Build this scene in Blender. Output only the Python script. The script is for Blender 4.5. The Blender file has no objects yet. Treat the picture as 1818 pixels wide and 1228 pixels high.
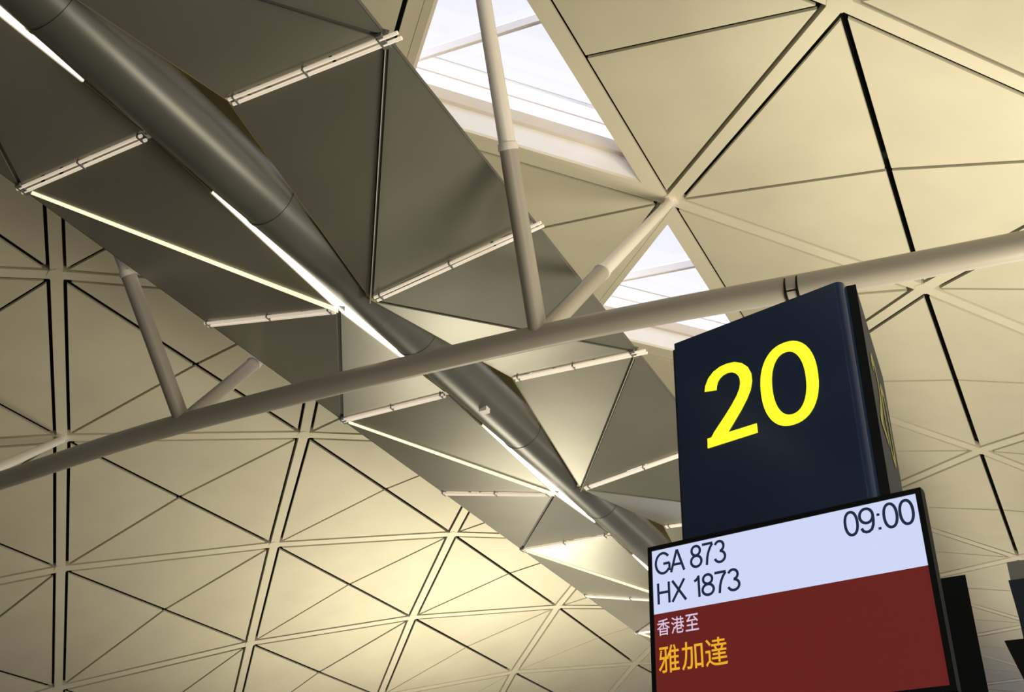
import bpy, bmesh, math, random
import numpy as np
from mathutils import Vector, Matrix
random.seed(4)
SC = bpy.context.scene
COL = SC.collection
CAMZ = 1.6

# ------------------------------------------------------------------ camera
cam = bpy.data.objects.new('camera', bpy.data.cameras.new('camera'))
COL.objects.link(cam)
Rm = Matrix(((0.8827121, 0.4683086, 0.0388118), (0.2170579, -0.4795945, 0.8502205), (0.4167795, -0.7420756, -0.5249940)))
cam.matrix_world = Matrix.Translation((0, 0, CAMZ)) @ Rm.transposed().to_4x4()
cam.data.sensor_width = 36.0
cam.data.lens = 36.0 * 1823.52 / 1818.0
cam.data.clip_end = 400
SC.camera = cam

# ------------------------------------------------------------------ world, exposure, lights
SC.view_settings.view_transform = 'Standard'
SC.view_settings.look = 'None'
SC.view_settings.gamma = 1.0
SC.view_settings.exposure = 0.0
SC.view_settings.use_curve_mapping = False
w = bpy.data.worlds.new('sky'); SC.world = w; w.use_nodes = True
nt = w.node_tree; nt.nodes.clear()
out = nt.nodes.new('ShaderNodeOutputWorld'); bg = nt.nodes.new('ShaderNodeBackground')
bg.inputs['Color'].default_value = (0.86, 0.86, 0.98, 1)
bg.inputs['Strength'].default_value = 2.8
nt.links.new(bg.outputs[0], out.inputs[0])

def area(name, loc, target, size, power, col, spread=180):
    l = bpy.data.lights.new(name, 'AREA'); l.shape = 'DISK'; l.size = size; l.energy = power; l.color = col
    l.spread = math.radians(spread)
    o = bpy.data.objects.new(name, l); COL.objects.link(o); o.location = loc
    o.rotation_euler = (Vector(target) - Vector(loc)).to_track_quat('-Z', 'Y').to_euler()
    return o
WARM = (1.0, 0.91, 0.70)
# unseen area lamps added to brighten the vault from below
area('added_uplight', (3.0, 11, 2.2), (-1.0, 13, 12.5), 5, 980, WARM, 170)
area('added_uplight', (7, -2, 2.2), (0, 14, 12.5), 4, 330, WARM, 120)
area('added_uplight', (-14.0, 25, 2.2), (-11, 25, 12), 5, 1350, WARM, 170)
area('added_uplight', (3, 34, 2.2), (3, 30, 12), 4, 300, WARM, 150)

# ------------------------------------------------------------------ materials
def mat(name, col, rough=0.6, metal=0.0, noise=0.0, nscale=3.0, emit=None, estr=0.0, coat=0.0, bump=0.0, detail=4):
    m = bpy.data.materials.new(name); m.use_nodes = True
    t = m.node_tree; b = t.nodes['Principled BSDF']
    b.inputs['Base Color'].default_value = (*col, 1); b.inputs['Roughness'].default_value = rough
    b.inputs['Metallic'].default_value = metal
    if coat: b.inputs['Coat Weight'].default_value = coat; b.inputs['Coat Roughness'].default_value = 0.12
    if emit: b.inputs['Emission Color'].default_value = (*emit, 1); b.inputs['Emission Strength'].default_value = estr
    if noise or bump:
        tc = t.nodes.new('ShaderNodeTexCoord'); n = t.nodes.new('ShaderNodeTexNoise')
        n.inputs['Scale'].default_value = nscale; n.inputs['Detail'].default_value = detail
        t.links.new(tc.outputs['Object'], n.inputs['Vector'])
        if noise:
            r = t.nodes.new('ShaderNodeMapRange'); r.inputs[1].default_value = 0.3; r.inputs[2].default_value = 0.7
            r.inputs[3].default_value = 1 - noise; r.inputs[4].default_value = 1 + noise * 0.4
            mx = t.nodes.new('ShaderNodeVectorMath'); mx.operation = 'SCALE'; mx.inputs[0].default_value = col
            t.links.new(n.outputs['Fac'], r.inputs[0]); t.links.new(r.outputs[0], mx.inputs['Scale'])
            t.links.new(mx.outputs[0], b.inputs['Base Color'])
        if bump:
            bp = t.nodes.new('ShaderNodeBump'); bp.inputs['Strength'].default_value = bump; bp.inputs['Distance'].default_value = 0.05
            t.links.new(n.outputs['Fac'], bp.inputs['Height']); t.links.new(bp.outputs[0], b.inputs['Normal'])
    return m
CREAM = mat('cream_panel_paint', (0.72, 0.675, 0.52), 0.65, noise=0.06, nscale=0.9)
CREAMB = mat('cream_beam_paint', (0.78, 0.73, 0.57), 0.55, noise=0.04, nscale=1.2)
DARK = mat('dark_roof_void', (0.022, 0.028, 0.026), 0.9, noise=0.2)
WHITE = mat('white_reveal_paint', (0.94, 0.92, 0.89), 0.5, noise=0.03)
GLAZ = mat('glazing_bar_paint', (0.70, 0.62, 0.52), 0.5, noise=0.03)
GREYM = mat('perforated_grey_metal', (0.345, 0.34, 0.29), 0.36, 0.55, noise=0.10, nscale=0.7, bump=0.12)
DUCTM = mat('duct_metal', (0.15, 0.15, 0.135), 0.36, 0.25, noise=0.15, nscale=1.1, bump=0.08)
RODM = mat('glowing_rod_white', (0.86, 0.80, 0.74), 0.35, noise=0.03, emit=(0.60, 0.51, 0.40), estr=0.75)  # white deflector rods, brightened by emission in the material
TUBEM = mat('pale_tube_paint', (0.40, 0.365, 0.31), 0.40, noise=0.04, nscale=2)
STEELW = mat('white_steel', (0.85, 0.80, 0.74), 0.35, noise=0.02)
STRIPW = mat('glowing_wedge_paint', (0.8, 0.8, 0.75), 0.5, noise=0.02, emit=(1.0, 0.92, 0.72), estr=2.2)  # wedge fins on the left side only, with emission added to the paint
STRIPF = mat('glowing_fold_paint', (0.8, 0.75, 0.6), 0.5, noise=0.02, emit=(1.0, 0.86, 0.55), estr=1.0)  # left fold fins, made to glow by emission in the paint
DECKM = mat('service_deck_paint', (0.55, 0.46, 0.22), 0.6, noise=0.08)
NAVY = mat('navy_sign_face', (0.018, 0.036, 0.088), 0.25, coat=0.35, noise=0.1)
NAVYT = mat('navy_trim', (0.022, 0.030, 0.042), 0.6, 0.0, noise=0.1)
NAVYT.node_tree.nodes['Principled BSDF'].inputs['Specular IOR Level'].default_value = 0.15
BLACKM = mat('black_housing', (0.008, 0.010, 0.011), 0.6, noise=0.2)
BLACKM.node_tree.nodes['Principled BSDF'].inputs['Specular IOR Level'].default_value = 0.12
YELL = mat('yellow_numeral', (0.9, 0.88, 0.02), 0.5, noise=0.02, emit=(0.93, 0.95, 0.025), estr=0.9)
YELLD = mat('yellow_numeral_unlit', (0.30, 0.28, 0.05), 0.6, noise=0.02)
HEAD = mat('screen_white', (0.02, 0.02, 0.02), 0.35, noise=0.02, emit=(0.62, 0.68, 0.92), estr=1.0)
REDS = mat('screen_red', (0.02, 0.01, 0.01), 0.35, noise=0.02, emit=(0.13, 0.015, 0.012), estr=1.0)
INK = mat('screen_dark_text', (0.01, 0.015, 0.03), 0.5, noise=0.02, emit=(0.012, 0.02, 0.045), estr=1.0)
TXTW = mat('screen_pale_text', (0.02, 0.02, 0.02), 0.5, noise=0.02, emit=(0.70, 0.55, 0.72), estr=1.0)
TXTY = mat('screen_amber_text', (0.02, 0.02, 0.02), 0.5, noise=0.02, emit=(0.85, 0.42, 0.02), estr=1.0)
for _m in (HEAD, REDS, INK, TXTW, TXTY): _m.node_tree.nodes['Principled BSDF'].inputs['Specular IOR Level'].default_value = 0.08
FLOORM = mat('hall_floor', (0.17, 0.165, 0.15), 0.45, noise=0.75, nscale=0.16, detail=2)
GREYP = mat('grey_pylon_paint', (0.20, 0.20, 0.19), 0.5, noise=0.08)
def glass():
    m = bpy.data.materials.new('skylight_glass'); m.use_nodes = True; t = m.node_tree; t.nodes.clear()
    o = t.nodes.new('ShaderNodeOutputMaterial'); a = t.nodes.new('ShaderNodeBsdfTransparent'); a.inputs[0].default_value = (0.65, 0.65, 0.64, 1)
    g = t.nodes.new('ShaderNodeBsdfGlossy'); g.inputs['Roughness'].default_value = 0.05
    mx = t.nodes.new('ShaderNodeMixShader'); mx.inputs[0].default_value = 0.06
    t.links.new(a.outputs[0], mx.inputs[1]); t.links.new(g.outputs[0], mx.inputs[2]); t.links.new(mx.outputs[0], o.inputs[0])
    return m
GLASS = glass()
def frosted():
    m = bpy.data.materials.new('frosted_glazing'); m.use_nodes = True; t = m.node_tree; t.nodes.clear()
    o = t.nodes.new('ShaderNodeOutputMaterial'); a = t.nodes.new('ShaderNodeBsdfTranslucent'); a.inputs[0].default_value = (0.95, 0.94, 0.95, 1)
    d = t.nodes.new('ShaderNodeBsdfDiffuse'); d.inputs[0].default_value = (0.95, 0.93, 0.93, 1)
    mx = t.nodes.new('ShaderNodeMixShader'); mx.inputs[0].default_value = 0.12
    t.links.new(a.outputs[0], mx.inputs[1]); t.links.new(d.outputs[0], mx.inputs[2]); t.links.new(mx.outputs[0], o.inputs[0])
    return m
FROST = frosted()
def perforate(m, col, fac):
    """fine perforation: part of the light falling on one side glows through to the other"""
    t = m.node_tree; o = t.nodes['Material Output']; p = t.nodes['Principled BSDF']
    a = t.nodes.new('ShaderNodeBsdfTranslucent'); a.inputs[0].default_value = (*col, 1)
    mx = t.nodes.new('ShaderNodeMixShader'); mx.inputs[0].default_value = fac
    t.links.new(p.outputs[0], mx.inputs[1]); t.links.new(a.outputs[0], mx.inputs[2]); t.links.new(mx.outputs[0], o.inputs['Surface'])
perforate(GREYM, (0.95, 0.86, 0.66), 0.16)

# ------------------------------------------------------------------ helpers
def obj(name, verts, faces, material, parent=None, smooth=False, kind=None, fix=True):
    me = bpy.data.meshes.new(name)
    if fix:
        bm = bmesh.new(); vs = [bm.verts.new(v) for v in verts]
        for f in faces:
            try: bm.faces.new([vs[i] for i in f])
            except ValueError: pass
        bmesh.ops.recalc_face_normals(bm, faces=bm.faces); bm.to_mesh(me); bm.free()
    else: me.from_pydata([tuple(v) for v in verts], [], faces)
    me.materials.append(material)
    if smooth:
        for p in me.polygons: p.use_smooth = True
    o = bpy.data.objects.new(name, me); COL.objects.link(o)
    if parent: o.parent = parent
    if kind: o['kind'] = kind
    return o
def empty(name, label=None, cat=None, group=None, kind=None):
    o = bpy.data.objects.new(name, None); COL.objects.link(o); o.empty_display_size = 0.2
    return tag(o, label, cat, group, kind)
def tag(o, label=None, cat=None, group=None, kind=None):
    for k, v in (('label', label), ('category', cat), ('group', group), ('kind', kind)):
        if v: o[k] = v
    return o
class MB:
    def __init__(s): s.v = []; s.f = []
    def add(s, v, f):
        n = len(s.v); s.v += [Vector(x) for x in v]; s.f += [tuple(i + n for i in g) for g in f]; return s
    def prism(s, poly, off):
        off = Vector(off); n = len(poly); p = [Vector(x) for x in poly]
        return s.add(p + [x + off for x in p], [tuple(range(n)), tuple(range(2 * n - 1, n - 1, -1))] + [(i, (i + 1) % n, n + (i + 1) % n, n + i) for i in range(n)])
    def bar(s, a, b, w, h, up=(0, 0, 1)):          # box from a to b, width w, its top at the a-b line + h along up
        a = Vector(a); b = Vector(b); d = (b - a).normalized(); up = Vector(up); x = d.cross(up).normalized(); u = x.cross(d)
        q = [a - x * w / 2, a + x * w / 2, b + x * w / 2, b - x * w / 2]
        return s.prism(q, u * h)
    def tube(s, a, b, r, r2=None, n=24, caps=True):
        a = Vector(a); b = Vector(b); r2 = r if r2 is None else r2; d = (b - a).normalized()
        x = d.orthogonal().normalized(); y = d.cross(x)
        v = [a + (x * math.cos(t) + y * math.sin(t)) * r for t in [2 * math.pi * i / n for i in range(n)]]
        v += [b + (x * math.cos(t) + y * math.sin(t)) * r2 for t in [2 * math.pi * i / n for i in range(n)]]
        f = [(i, (i + 1) % n, n + (i + 1) % n, n + i) for i in range(n)]
        if caps: f += [tuple(range(n)), tuple(range(2 * n - 1, n - 1, -1))]
        return s.add(v, f)
    def box(s, c, d):
        c = Vector(c); x, y, z = [k / 2 for k in d]
        return s.prism([c + Vector(p) for p in ((-x, -y, -z), (x, -y, -z), (x, y, -z), (-x, y, -z))], (0, 0, 2 * z))
    def build(s, name, m, parent=None, smooth=False, kind=None):
        o = obj(name, s.v, s.f, m, parent, smooth, kind)
        if smooth:
            a = math.radians(40)
            try: o.data.set_sharp_from_angle(angle=a)
            except Exception: pass
        return o

# ------------------------------------------------------------------ vault lattice
DTH, DS, CZ, S0, TC = 0.11256688, 0.21890882, 0.68721135, -1.84383439, 6.24921023
ROWS = [-2, -1, 0, 1, 3, 4, 5]
DR = [0.0016, -0.00021, -0.0019, -0.00179, 0.00459, 3e-05, -0.00235]
DT = [-0.0679, 0.0108, 0.0459, 0.0495, 0.004, -0.0148, -0.0276]
OFF = {(0.0, 0): (0.003, -0.018), (0.5, -1): (-0.006, -0.005), (1.0, -2): (-0.001, -0.0), (-0.5, 1): (-0.002, -0.014), (0.5, 1): (0.018, 0.022), (1.0, 0): (0.009, 0.017), (1.5, -1): (0.008, 0.01), (1.5, 1): (-0.017, 0.025), (2.0, 0): (-0.013, 0.015), (2.5, 1): (-0.022, 0.006), (3.0, 0): (-0.014, -0.002), (3.5, 1): (0.023, -0.052), (-0.5, 5): (0.003, 0.007), (0.5, 5): (-0.015, -0.023), (1.5, 5): (-0.008, -0.004), (2.5, 5): (0.048, 0.024), (0.0, 4): (0.001, -0.001), (1.0, 4): (-0.03, 0.013)}
R0 = 30.0
TH3 = (3 + float(np.interp(3, ROWS, DT)) - TC) * DTH
def surf(s, t, h=0.0):
    dr = float(np.interp(t, ROWS, DR)); dt = float(np.interp(t, ROWS, DT))
    th = (t + dt - TC) * DTH; r = (1 + dr) + h / R0
    X = r * math.sin(th); Y = (s - S0) * DS; Z = r * math.cos(th) - CZ
    c, n = math.cos(TH3), math.sin(TH3)
    return Vector((c * X - n * Z, Y, n * X + c * Z)) * R0 + Vector((0, 0, CAMZ))
def node(s, t):
    o = OFF.get((float(s), int(t)))
    return surf(s + o[0], t + o[1]) if o else surf(s, t)
AX = surf(0, 3).x
def outward(p):
    c = Vector((AX, p[1], CAMZ + surf(0, 3).z - CAMZ - R0)); d = Vector(p) - c; d.y = 0
    return d.normalized()
CENTER_Z = surf(0, 3).z - R0

def inset_tri(P, ins):
    """shrink triangle P by distance ins[i] from edge i (P[i]-P[i+1])"""
    n = (P[1] - P[0]).cross(P[2] - P[0]).normalized()
    lines = []
    for i in range(3):
        a, b = P[i], P[(i + 1) % 3]; d = (b - a).normalized(); inn = n.cross(d)
        if inn.dot(P[(i + 2) % 3] - a) < 0: inn = -inn
        lines.append((a + inn * ins[i], d))
    res = []
    for i in range(3):
        (a, d), (b, e) = lines[i - 1], lines[i]
        # intersection of a + k d and b + m e in plane
        k = (b - a).cross(e).dot(n) / d.cross(e).dot(n)
        res.append(a + d * k)
    return res

T0, T1, S_LO, S_HI = -5, 9, -6.0, 9.0
ceiling = None
# roof deck above the panels with openings for the skylights: the dark void seen in the joints
deck = MB()
def is_sky(s, t, side):
    """skylight triangles: half diamonds whose base lies on t=4 (right) or t=2 (left) and whose apex is on t=3"""
    return False
def diamonds(slo=S_LO, shi=S_HI):
    """each diamond: left node (s,t), right node (s+1,t), top (s+.5,t+1), bottom (s+.5,t-1)"""
    for t in range(T0, T1 + 1):
        base = 0.0 if t % 2 == 0 else 0.5
        k = math.floor(slo)
        while k + base <= shi:
            yield (k + base, t); k += 1
INB, IND, INA = 0.165, 0.045, 0.030      # inset from beam line, axis diagonal, arch diagonal
panels = []; deckf = []; skies = []
for s, t in diamonds():
    L, R_, U, D = node(s, t), node(s + 1, t), node(s + .5, t + 1), node(s + .5, t - 1)
    Cn = surf(s + .5, t)
    if (s, t) in OFF and (s + 1, t) in OFF: Cn = (L + R_) / 2 + outward(Cn) * (Cn - (surf(s, t) + surf(s + 1, t)) / 2).length
    for apex, side in ((U, 1), (D, -1)):
        if (t == 4 and side == -1) or (t == 2 and side == 1):
            skies.append((s, t, L, R_, apex)); continue
        panels.append(((L, Cn, apex), (IND, INA, INB))); panels.append(((Cn, R_, apex), (IND, INB, INA)))
        deckf.append((L, R_, apex, Cn))
cv = MB()
for L, R_, A, Cn in deckf:
    for tri in ((L, Cn, A), (Cn, R_, A)):
        cv.prism([p + outward(p) * 0.30 for p in tri], outward(tri[2]) * 0.12)
ceiling = cv.build('ceiling', DARK, kind='structure')

# projection used only to pick which panels become separate parts
def pix(p):
    c = Rm @ (Vector(p) - Vector((0, 0, CAMZ)))
    if c.z > -0.5: return None
    return (909 + 1823.5 * c.x / -c.z, 614 - 1823.5 * c.y / -c.z, -c.z)
def vis(P):
    q = [pix(p) for p in P]
    if any(x is None for x in q): return 0
    x = [a[0] for a in q]; y = [a[1] for a in q]
    if max(x) < -20 or min(x) > 1840 or max(y) < -20 or min(y) > 1250: return 0
    return abs((x[1] - x[0]) * (y[2] - y[0]) - (x[2] - x[0]) * (y[1] - y[0])) / 2
scored = sorted([(vis(P), i) for i, (P, ins) in enumerate(panels)], reverse=True)
single = set(i for v, i in scored[:290] if v > 60)
rest = MB()
for i, (P, ins) in enumerate(panels):
    q = inset_tri(list(P), ins); n = outward((P[0] + P[1] + P[2]) / 3)
    dz = random.uniform(-0.004, 0.006)
    q = [a + n * dz for a in q]
    if i in single: MB().prism(q, n * 0.05).build('ceiling_panel', CREAM, ceiling)
    else: rest.prism(q, n * 0.05)
rest.build('ceiling_panel', CREAM, ceiling, kind='stuff')
# beams along the two diagonal families, hub plates at the nodes
beams = []
for s, t in diamonds(S_LO, S_HI + .5):
    for dt in (1, -1):
        if T0 - 1 <= t + dt <= T1 + 1: beams.append((node(s, t), node(s + .5, t + dt)))
bs = sorted([(vis((a, b, (a + b) / 2 + Vector((0, .3, .3)))), i) for i, (a, b) in enumerate(beams)], reverse=True)
bsing = set(i for v, i in bs[:280] if v > 5)
rest = MB()
for i, (a, b) in enumerate(beams):
    n = outward((a + b) / 2); d = (b - a).normalized() * 0.10
    m = MB() if i in bsing else rest
    m.bar(a + d, b - d, 0.20, 0.14, n)
    if i in bsing: m.build('beam', CREAMB, ceiling)
rest.build('beam', CREAMB, ceiling, kind='stuff')
def hub(p):
    n = outward(p); m = MB(); m.tube(p - n * 0.012, p + n * 0.12, 0.155, 0.155, 8)
    return m
rest = MB()
for s, t in diamonds(S_LO, S_HI + .5):
    p = node(s, t); q = pix(p)
    if q and -20 < q[0] < 1840 and -20 < q[1] < 1250 and q[2] < 45: hub(p).build('hub_plate', CREAMB, ceiling)
    else: m = hub(p); rest.add(m.v, m.f)
rest.build('hub_plate', CREAMB, ceiling, kind='stuff')

# ------------------------------------------------------------------ skylights
nwin = 0
for s, t, L, R_, A in skies:
    if not (-6.2 <= s <= 7.2): continue
    nwin += 1
    n = outward((L + R_ + A) / 3)
    P = [L, R_, A]
    rim = inset_tri(P, (0.20, 0.16, 0.16)); op = inset_tri(P, (0.26, 0.22, 0.22)); op2 = inset_tri(P, (0.30, 0.30, 0.30)); fl = inset_tri(P, (0.0, 0.105, 0.105))
    win = empty('window_%d' % nwin, kind='structure')
    def wall(inner, outer, h0, h1):
        m = MB()
        for i in range(3):
            j = (i + 1) % 3
            m.prism([inner[i] + n * h0, inner[j] + n * h0, outer[j] + n * h0, outer[i] + n * h0], n * (h1 - h0))
        return m
    wall(op, fl, 0.0, 0.05).build('rim', CREAMB, win)
    wall(inset_tri(P, (.21, .17, .17)), inset_tri(P, (-.12, .03, .03)), 0.16, 0.29).build('backing', DARK, win)
    wall(op, rim, 0.05, 0.42).build('reveal', WHITE, win)
    wall(op2, rim, 0.42, 0.62).build('curb', GLAZ, win)
    for k, (h0, h1) in enumerate(((0.62, 0.86), (0.88, 1.12))):
        for i in range(3):
            j = (i + 1) % 3
            MB().prism([op2[i] + n * h0, op2[j] + n * h0, op2[j] + n * h1, op2[i] + n * h1], ((rim[i] + rim[j]) - (op2[i] + op2[j])).normalized() * 0.02).build('side_pane', FROST, win)
    wall(inset_tri(P, (.31, .31, .31)), op2, 0.86, 0.88).build('glazing_bar', GLAZ, win)
    wall(inset_tri(P, (.33, .33, .33)), op2, 1.12, 1.17).build('top_frame', WHITE, win)
    mid = (op2[0] + op2[1]) / 2
    MB().bar(op2[2] + n * 0.98, mid + n * 0.98, 0.06, 0.16, n).build('mullion', WHITE, win)
    MB().bar(op2[2] + n * 0.965, mid + n * 0.965, 0.025, 0.02, n).build('mullion_gasket', GLAZ, win)
    for tri in ((op2[0], mid, op2[2]), (mid, op2[1], op2[2])):
        MB().prism([p + n * 1.15 for p in inset_tri(list(tri), (.03, .03, .03))], n * 0.012).build('pane', GLASS, win)

# ------------------------------------------------------------------ floor
MB().box((-4, 22, -0.05), (90, 110, 0.1)).build('floor', FLOORM, kind='structure')

# outer walls of the hall, with a glazed strip on the apron side
MB().box((-30.2, 22, 2.6), (0.4, 110, 5.2)).build('wall_left', GREYP, kind='structure')
MB().box((-9, -22.2, 5), (44, 0.4, 10)).build('wall_back', GREYP, kind='structure')
wr = MB().box((13.2, 22, 1.0), (0.4, 110, 2.0)); wr.box((13.2, 22, 6.9), (0.4, 110, 1.0)).build('wall_right', GREYP, kind='structure')
gw = empty('window_%d' % (nwin + 1), kind='structure')
for k in range(-6, 22):
    MB().box((13.2, k * 3.2, 4.2), (0.18, 0.22, 4.4)).build('mullion', GREYP, gw)
MB().box((13.2, 22, 4.3), (0.12, 110, 0.14)).build('transom', GREYP, gw)

# ------------------------------------------------------------------ suspended light deflector
defl = empty('light_deflector', 'long suspended gondola of grey triangular metal panels with white rod pairs and central duct', 'light deflector')
YC = lambda s: surf(s, 3).y
ZE, ZM, ZC, WE, WM = 7.93 + CAMZ, 7.97 + CAMZ, 7.49 + CAMZ, 2.66, 0.58
def E_(side, s): return Vector((AX + side * WE, YC(s), ZE))
def M_(side, s): return Vector((AX + side * WM, YC(s), ZM))
def C_(s): return Vector((AX, YC(s), ZC))
def dpanel(P, ins):
    q = inset_tri(P, ins); n = (P[1] - P[0]).cross(P[2] - P[0]).normalized()
    if n.z < 0: n = -n
    o = MB().prism(q, n * 0.018).build('deflector_panel', GREYM, defl)
    return o
def rods(a, b, over):
    """pair of slim white rods from a (outer edge) to b, with couplers"""
    d = (b - a).normalized(); x = Vector((0, 1, 0)); a2 = a - d * over; dn = Vector((0, 0, -0.03))
    L = (b - a2).length
    for k in (-1, 1):
        o = x * 0.037 * k + dn
        MB().tube(a2 + o, b - d * 0.06 + o, 0.020, n=10).build('glowing_rod', RODM, defl, smooth=True)
    for u in (0.10, 0.52, 0.94) if over > .05 else (0.02, 0.5, 0.95):
        p = a2 + d * L * u + dn; m = MB()
        m.prism([p + x * sx * .066 + d * sd * .009 + Vector((0, 0, -.028)) for sx, sd in ((-1, -1), (1, -1), (1, 1), (-1, 1))], (0, 0, .10))
        m.build('rod_bracket', GREYP, defl)
s = -3
RI = 0.06; FI = 0.05; MI = 0.02; EI = 0.0
for k in range(-3, 9):
    for side in (-1, 1):
        c0, c1 = C_(k - .5), C_(k + .5); m = M_(side, k); e = E_(side, k); e0 = E_(side, k - .5); e1 = E_(side, k + .5)
        q0 = c0 + Vector((side * .26, 0, 0)); q1 = c1 + Vector((side * .26, 0, 0))
        dpanel([q0, m, e], (MI, RI, .03)); dpanel([e, m, q1], (RI, MI, .03))
        dpanel([q0, e, e0], (.03, EI, RI)); dpanel([e, q1, e1], (.03, RI, EI))
        # pale fins folded along the panel edges: wedge beside the duct, narrow fin on the near folds
        up = Vector((0, 0, 1)); th = Vector((side * .012, 0, 0))
        for q in (q0, q1):
            w0 = q + (m - q) * .70
            MB().prism([m + up * .01, w0 + up * .01, w0 + up * .07, m + up * .05], th).build('wedge_fin', DECKM, defl)
            MB().prism([w0 + up * .01, q + up * .01, q + up * .20, w0 + up * .03], th).build('glowing_fin' if side < 0 else 'wedge_fin', STRIPW if side < 0 else DECKM, defl)
        dn = -up * .05
        fa, fb = e + up * .02, q1 + up * .02
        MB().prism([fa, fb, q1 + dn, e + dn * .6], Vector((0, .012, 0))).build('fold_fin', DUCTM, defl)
        MB().prism([fa, fb, q1 + dn, e + dn * .6], Vector((0, -.012, 0))).build('glowing_fin' if side < 0 else 'fold_fin', STRIPF if side < 0 else STEELW, defl)
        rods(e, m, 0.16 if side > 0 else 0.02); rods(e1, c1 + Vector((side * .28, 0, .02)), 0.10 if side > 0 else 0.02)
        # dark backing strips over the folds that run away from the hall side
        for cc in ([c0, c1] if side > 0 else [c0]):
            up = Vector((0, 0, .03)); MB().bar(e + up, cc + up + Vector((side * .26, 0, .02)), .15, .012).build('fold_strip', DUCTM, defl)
        # edge trims
        MB().bar(e0, e, 0.02, 0.05).build('edge_trim', DUCTM, defl); MB().bar(e, e1, 0.02, 0.05).build('edge_trim', DUCTM, defl)
# duct
duct = MB().tube((AX, YC(-3.5), 7.90 + CAMZ), (AX, YC(8.5), 7.90 + CAMZ), 0.365, n=40).build('duct', DUCTM, defl, smooth=True)
for k in range(-3, 9):
    for f in (-.28, .22):
        y = YC(k + f); MB().tube((AX, y, 7.90 + CAMZ), (AX, y + .05, 7.90 + CAMZ), 0.374, n=40).build('seam_ring', DUCTM, duct, smooth=True)
MB().box((AX - .28, YC(2.5), 8.62 + CAMZ), (1.3, YC(8.5) - YC(-3.5), .05)).build('service_deck', DECKM, defl)
# loudspeaker box under duct
sp = MB(); sp.box((AX + .10, 12.15, 7.54 + CAMZ), (.13, .12, .09)); sp.build('ceiling_lamp', WHITE, duct)
# hangers up to the crown
for k in range(-3, 9):
    for side in (-1, 1):
        a = M_(side, k); top = surf(k, 3 + side * .95); top.x = AX + side * 3.0
        b = Vector((AX + side * .75, a.y, surf(k + .5, 3).z - .35)); 
        MB().tube(a + Vector((side * .1, 0, .05)), node(k + .5, 3) , 0.022, n=8).build('hanger_rod', STEELW, defl, smooth=True)
        hb = Vector((AX + side * 2.62, a.y, ZE - .02))
        MB().box(hb, (.08, .18, .05)).build('edge_bracket', GREYP, defl)

# ------------------------------------------------------------------ tubular roof truss
truss = empty('roof_truss', 'pale tubular tie crossing beneath the grey gondola with branching struts up to the vault', 'truss')
YT = 8.83
J = {0: Vector((-15.6, YT, 6.02 + CAMZ)), 2: Vector((-10.06, YT, 6.31 + CAMZ)), 4: Vector((-4.61, YT, 6.28 + CAMZ)), 6: Vector((1.6, YT, 5.93 + CAMZ))}
pts = [Vector((-19, YT, 5.80 + CAMZ)), J[0], Vector((-13.66, YT, 6.09 + CAMZ)), J[2], J[4], Vector((-1.19, YT, 6.07 + CAMZ)), Vector((0.42, YT, 5.97 + CAMZ)), J[6], Vector((4, YT, 5.75 + CAMZ))]
def pipe(points, r, n=28):
    # Catmull-Rom smoothing, then a swept ring
    P = [points[0] * 2 - points[1]] + points + [points[-1] * 2 - points[-2]]; path = []
    for i in range(1, len(P) - 2):
        for k in range(8):
            u = k / 8; a, b, c, d = P[i - 1], P[i], P[i + 1], P[i + 2]
            path.append(0.5 * ((2 * b) + (c - a) * u + (2 * a - 5 * b + 4 * c - d) * u * u + (3 * b - a - 3 * c + d) * u ** 3))
    path.append(P[-2]); m = MB(); v = []
    for i, p in enumerate(path):
        d = (path[min(i + 1, len(path) - 1)] - path[max(i - 1, 0)]).normalized(); y = Vector((0, 1, 0)); z = d.cross(y).normalized()
        v += [p + (y * math.cos(2 * math.pi * j / n) + z * math.sin(2 * math.pi * j / n)) * r for j in range(n)]
    f = [(i * n + j, i * n + (j + 1) % n, (i + 1) * n + (j + 1) % n, (i + 1) * n + j) for i in range(len(path) - 1) for j in range(n)]
    f += [tuple(range(n)), tuple(range(len(v) - 1, len(v) - n - 1, -1))]
    return m.add(v, f)
chord = pipe(pts, 0.138).build('tie_tube', TUBEM, truss, smooth=True)
for t in (0, 2, 4, 6):
    for s in (-1, 0):
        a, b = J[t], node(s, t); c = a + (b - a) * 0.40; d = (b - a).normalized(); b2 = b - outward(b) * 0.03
        MB().tube(a, c, 0.112, 0.104).build('strut', TUBEM, truss, smooth=True)
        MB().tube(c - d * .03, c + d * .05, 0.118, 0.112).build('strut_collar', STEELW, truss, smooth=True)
        MB().tube(c + d * .05, b2, 0.098, 0.075).build('strut_upper', STEELW, truss, smooth=True)  # white where skylight daylight falls: the light is put into the colour
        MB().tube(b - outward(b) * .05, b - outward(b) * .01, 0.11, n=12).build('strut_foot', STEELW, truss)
# clamp band round the tie tube
tc_ = Vector((-1.70, YT, 6.09 + CAMZ)); td = Vector((1.8, 0, -.10)).normalized()
cl = MB()
for k in (-.06, .06): cl.tube(tc_ + td * (k - .008), tc_ + td * (k + .008), 0.146)
for ang in (100, 215, 320):
    rr = Vector((0, math.cos(math.radians(ang)), math.sin(math.radians(ang)))) * .145
    cl.bar(tc_ + td * -.06 + rr, tc_ + td * .06 + rr, .016, .012, rr.normalized())
cl.build('clamp', BLACKM, chord)

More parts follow.
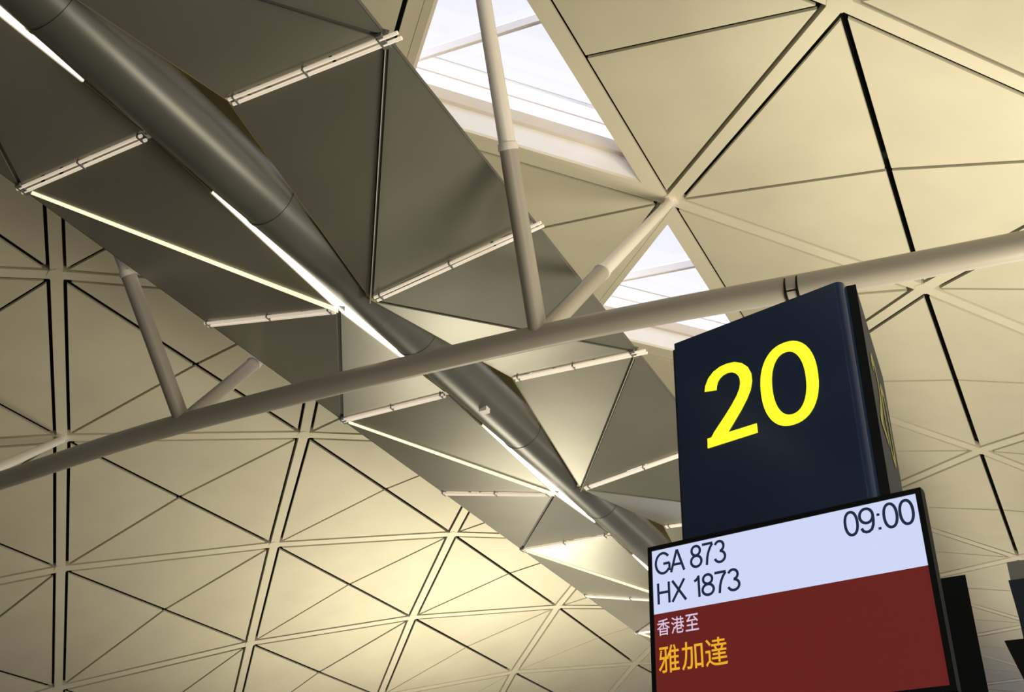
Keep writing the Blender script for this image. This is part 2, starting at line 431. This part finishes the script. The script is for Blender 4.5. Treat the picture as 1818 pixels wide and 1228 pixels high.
# ------------------------------------------------------------------ glyphs drawn as ribbons
def arc(cx, cy, rx, ry, a0, a1, n=18, p=2.0):
    o = []
    for i in range(n + 1):
        a = math.radians(a0 + (a1 - a0) * i / n); c, s_ = math.cos(a), math.sin(a)
        o.append((cx + rx * math.copysign(abs(c) ** (2 / p), c), cy + ry * math.copysign(abs(s_) ** (2 / p), s_)))
    return o
def ribbon(path, w, closed=False):
    """2-D ribbon; w number or per-point list -> verts, quads"""
    n = len(path); L = []; Rr = []
    for i, p in enumerate(path):
        a = path[(i - 1) % n] if (closed or i > 0) else None; b = path[(i + 1) % n] if (closed or i < n - 1) else None
        P = Vector(p); d1 = (P - Vector(a)).normalized() if a is not None and (P - Vector(a)).length > 1e-9 else None
        d2 = (Vector(b) - P).normalized() if b is not None and (Vector(b) - P).length > 1e-9 else None
        d1 = d1 or d2; d2 = d2 or d1; n1 = Vector((-d1.y, d1.x)); n2 = Vector((-d2.y, d2.x)); m = (n1 + n2)
        m = m.normalized() if m.length > 1e-6 else n1
        k = 1 / max(0.35, m.dot(n1)); ww = (w[i] if isinstance(w, list) else w) / 2 * k
        L.append(P + m * ww); Rr.append(P - m * ww)
    f = [(i, (i + 1) % n, n + (i + 1) % n, n + i) for i in range(n if closed else n - 1)]
    return L + Rr, f
ST = {
 '0': (0.56, [(arc(.28, .5, .222, .46, 90, 450, 36, 2.2), True)]),
 '1': (0.42, [([(.10, .76), (.18, .80), (.26, .88), (.30, .96)], False), ([(.30, 1.0), (.30, 0)], False)]),
 '3': (0.56, [(arc(.27, .74, .20, .22, 160, -80, 18), False), (arc(.27, .27, .24, .245, 88, -165, 20), False)]),
 '7': (0.56, [([(.03, .955), (.53, .955)], False), ([(.52, .93), (.40, .76), (.31, .56), (.25, .34), (.21, 0)], False)]),
 '8': (0.56, [(arc(.28, .75, .20, .215, 90, 450, 26), True), (arc(.28, .27, .245, .245, 90, 450, 28), True)]),
 '9': (0.56, [(arc(.28, .68, .235, .285, 90, 450, 28), True), ([(.515, .68), (.515, .48), (.49, .28), (.42, .12), (.32, .05), (.22, .04), (.12, .09), (.06, .22)], False)]),
 'G': (0.76, [([*arc(.40, .5, .35, .465, 38, 318, 30), (.72, .18), (.72, .47)], False), ([(.42, .47), (.74, .47)], False)]),
 'A': (0.70, [([(.03, 0), (.345, 1.0)], False), ([(.355, 1.0), (.67, 0)], False), ([(.15, .33), (.55, .33)], False)]),
 'H': (0.70, [([(.10, 0), (.10, 1)], False), ([(.60, 0), (.60, 1)], False), ([(.10, .53), (.60, .53)], False)]),
 'X': (0.68, [([(.04, 0), (.62, 1)], False), ([(.06, 1), (.66, 0)], False)]),
 ':': (0.28, [([(.14, .03), (.14, .13)], False), ([(.14, .58), (.14, .68)], False)]),
 ' ': (0.28, []),
}
def frame(A, B):
    """vertical plane through plan points A, B: maps (u, z, out) to world; out points to the viewer"""
    A = Vector((A[0], A[1], 0)); B = Vector((B[0], B[1], 0)); d = (B - A).normalized(); nn = Vector((d.y, -d.x, 0))
    return lambda u, z, o=0.0: A + d * u + nn * o + Vector((0, 0, z + CAMZ))
def write(text, u0, u1, zb, h, F, out, stroke, m, parent, name='lettering'):
    tot = sum(ST[c][0] for c in text); sx = (u1 - u0) / tot; x = 0; k = 0
    for c in text:
        wd, strokes = ST[c]
        if strokes:
            mb = MB()
            for path, closed in strokes:
                v, f = ribbon([(u0 + (x + px) * sx, zb + py * h) for px, py in path], stroke, closed)
                k += 1; o = out + 0.00015 * (k % 5)
                mb.add([F(a.x, a.y, o) for a in v] , f)
            fix_flat(mb, name, m, parent)
        x += wd
def fix_flat(mb, name, m, parent, th=None):
    return obj(name, mb.v, mb.f, m, parent)
def slab(F, u0, u1, z0, z1, o0, o1):
    return MB().prism([F(u0, z0, o0), F(u1, z0, o0), F(u1, z1, o0), F(u0, z1, o0)], F(0, 0, o1) - F(0, 0, o0))

# ------------------------------------------------------------------ gate number sign
sign = empty('gate_sign', 'tall dark navy pylon sign with a large yellow number 20 above the flight screen', 'sign')
FA, FB = (-1.5, 4.415), (-0.588, 4.2)
FF = frame(FA, FB); FL = 0.937
def rounded_slab(F, u0, u1, z0, z1, d, r):
    """slab whose right vertical edge is a quarter round"""
    prof = [(u0, -d), (u0, 0)] + [(u1 - r + r * math.sin(math.radians(a)), -r + r * math.cos(math.radians(a))) for a in range(0, 91, 10)] + [(u1, -d)]
    m = MB(); m.prism([F(u, z0, o) for u, o in prof], (0, 0, z1 - z0)); return m
board = rounded_slab(FF, 0.0, FL, 0.35, 2.887, 0.06, 0.035).build('front_board', NAVY, sign, smooth=True)
def two(F, ox, oz, sc, out):
    # heavy numeral 2 as ribbons, unit as measured on the board (u, z)
    w = 0.060
    P = arc(.303, .0, .0, .0, 0, 0, 1)[:0]
    top = [(.198, 2.533), (.203, 2.560), (.216, 2.588), (.238, 2.610), (.268, 2.624), (.300, 2.628), (.334, 2.623), (.364, 2.606), (.386, 2.580), (.397, 2.548), (.397, 2.515), (.387, 2.478), (.366, 2.440), (.330, 2.392), (.290, 2.346), (.250, 2.302), (.232, 2.281)]
    ww = [.070, .069, .066, .062, .057, .054, .055, .058, .062, .065, .066, .066, .066, .068, .070, .073, .076]
    v, f = ribbon(top, ww); mb = MB(); mb.add([F(ox + a.x * sc, oz + a.y * sc, out) for a in v], f)
    mb.add([F(ox + x * sc, oz + y * sc, out + .0003) for x, y in ((.2615, 2.257), (.204, 2.307), (.160, 2.246), (.160, 2.230), (.25, 2.230))], [(0, 1, 2, 3, 4)])
    b = [(.162, 2.227), (.434, 2.230), (.433, 2.280), (.162, 2.280)]
    mb.add([F(ox + x * sc, oz + y * sc, out + .0006) for x, y in b], [(0, 1, 2, 3)])
    return mb
def zero(F, ox, oz, sc, out):
    n = 48; v = []
    for rx, ry, p in ((.148, .2215, 2.25), (.0865, .1665, 2.2)):
        for i in range(n):
            a = 2 * math.pi * i / n; c, s_ = math.cos(a), math.sin(a)
            v.append((.6175 + rx * math.copysign(abs(c) ** (2 / p), c), 2.4365 + ry * math.copysign(abs(s_) ** (2 / p), s_)))
    f = [(i, (i + 1) % n, n + (i + 1) % n, n + i) for i in range(n)]
    mb = MB(); mb.add([F(ox + x * sc, oz + y * sc, out) for x, y in v], f); return mb
fix_flat(two(FF, 0, 0, 1, .003), 'numeral', YELL, board); fix_flat(zero(FF, 0, 0, 1, .003), 'numeral', YELL, board)
# dark core behind the boards
core = MB()
cor = [(-1.47, 4.50), (-0.61, 4.285), (-0.585, 4.40), (-0.64, 5.16), (-1.40, 5.30)]
core.prism([(x, y, CAMZ + 0.30) for x, y in cor], (0, 0, 2.55)).build('core', BLACKM, sign)
SA, SB = (-0.534, 4.275), (-0.589, 5.21)
FS = frame(SA, SB)
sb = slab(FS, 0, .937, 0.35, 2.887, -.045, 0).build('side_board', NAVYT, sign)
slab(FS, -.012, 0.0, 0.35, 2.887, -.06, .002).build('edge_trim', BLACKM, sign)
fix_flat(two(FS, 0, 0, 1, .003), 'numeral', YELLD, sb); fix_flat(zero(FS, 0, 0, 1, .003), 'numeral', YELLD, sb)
LA, LB = (-1.44, 5.35), (-1.53, 4.47)
slab(frame(LA, LB), 0, .88, 0.35, 2.887, -.04, 0).build('rear_board', NAVY, sign)
# lower cabinet of the pylon, behind the screen, down to the floor
cab = MB(); cab.prism([(x, y, 0.0) for x, y in ((-1.62, 4.66), (-0.322, 4.50), (-0.375, 5.2), (-1.62, 5.3))], (0, 0, 1.505 + CAMZ)).build('cabinet', BLACKM, sign)

# ------------------------------------------------------------------ flight display screen
A2, B2 = (-1.5834, 4.1613), (-0.3820, 3.95)
FD = frame(A2, B2); DL = 1.2199
scr = empty('display_screen', 'flat flight screen with white header and red panel reading GA 873 and 09:00', 'screen')
zb, zt, hz = 0.915, 1.681, 1.374
bez = MB()
for u0, u1, z0, z1 in ((-.003, .016, zb, zt), (DL - .020, DL + .003, zb, zt), (.016, DL - .020, zt - .020, zt), (.016, DL - .020, zb, zb + .022)):
    mm = slab(FD, u0, u1, z0, z1, -.03, .006); bez.add(mm.v, mm.f)
bez.build('bezel', BLACKM, scr)
slab(FD, 0, DL, zb, zt, -.05, -.008).build('casing', BLACKM, scr)
hd = slab(FD, .016, DL - .020, hz, zt - .020, -.008, 0).build('header_band', HEAD, scr)
rd = slab(FD, .016, DL - .020, zb + .022, hz, -.008, 0).build('destination_band', REDS, scr)
mnt = MB()
for u in (.35, .85): mnt.bar(FD(u, 1.15, -.045), FD(u, 1.15, -.165), .08, .12)
mnt.build('mounting_arm', BLACKM, scr)
write('GA 873', .030, .380, 1.546, .099, FD, .002, .0118, INK, hd)
write('HX 1873', .032, .436, 1.414, .094, FD, .002, .0118, INK, hd)
write('09:00', .902, 1.186, 1.543, .104, FD, .002, .0118, INK, hd)
def cjk(text, u0, u1, z0, z1, m, parent):
    k0 = u0; step = (u1 - u0) / len(text)
    for i, ch in enumerate(text):
        cu = bpy.data.curves.new('lettering', 'FONT'); cu.body = ch; cu.resolution_u = 3; cu.offset = 0.006
        to = bpy.data.objects.new('lettering', cu); COL.objects.link(to); bpy.context.view_layer.update()
        me = bpy.data.meshes.new_from_object(to); COL.objects.unlink(to); bpy.data.objects.remove(to)
        co = [v.co.copy() for v in me.vertices]
        if not co: continue
        x0 = min(c.x for c in co); x1 = max(c.x for c in co); y0 = min(c.y for c in co); y1 = max(c.y for c in co)
        for v, c in zip(me.vertices, co):
            v.co = FD(u0 + step * (i + .03 + .90 * (c.x - x0) / (x1 - x0)), z0 + (z1 - z0) * (c.y - y0) / (y1 - y0), .002)
        me.materials.clear(); me.materials.append(m)
        o = bpy.data.objects.new('lettering', me); COL.objects.link(o); o.parent = parent
cjk('香港至', .028, .236, 1.277, 1.348, TXTW, rd)
cjk('雅加達', .028, .362, 1.118, 1.234, TXTY, rd)

# ------------------------------------------------------------------ neighbouring sign stack at the right edge
ns = empty('sign_stack', 'grey pylon with two dark tilted screens, cut off by the right picture edge', 'sign')
def ray_at(px, y):
    d = Rm.transposed() @ Vector(((px[0] - 909) / 1823.52, -(px[1] - 614) / 1823.52, -1)); return d * (y / d.y) + Vector((0, 0, CAMZ))
p0 = ray_at((1787, 998), 6.5); 
MB().prism([(p0.x, 6.5, 0), (p0.x + .9, 6.42, 0), (p0.x + .9, 6.8, 0), (p0.x, 6.85, 0)], (0, 0, p0.z)).build('pylon', GREYP, ns)
def tilted(a, b, ext, y):
    P, Q = ray_at(a, y), ray_at(b, y); e = Vector((1, -.08, 0)) * ext
    return MB().prism([P, Q, Q + e, P + e], (0, .07, 0.0))
tilted((1790, 1030), (1822, 1142), .7, 6.40).build('upper_screen', NAVYT, ns)
tilted((1783, 1137), (1826, 1222), .7, 6.36).build('lower_screen', BLACKM, ns)
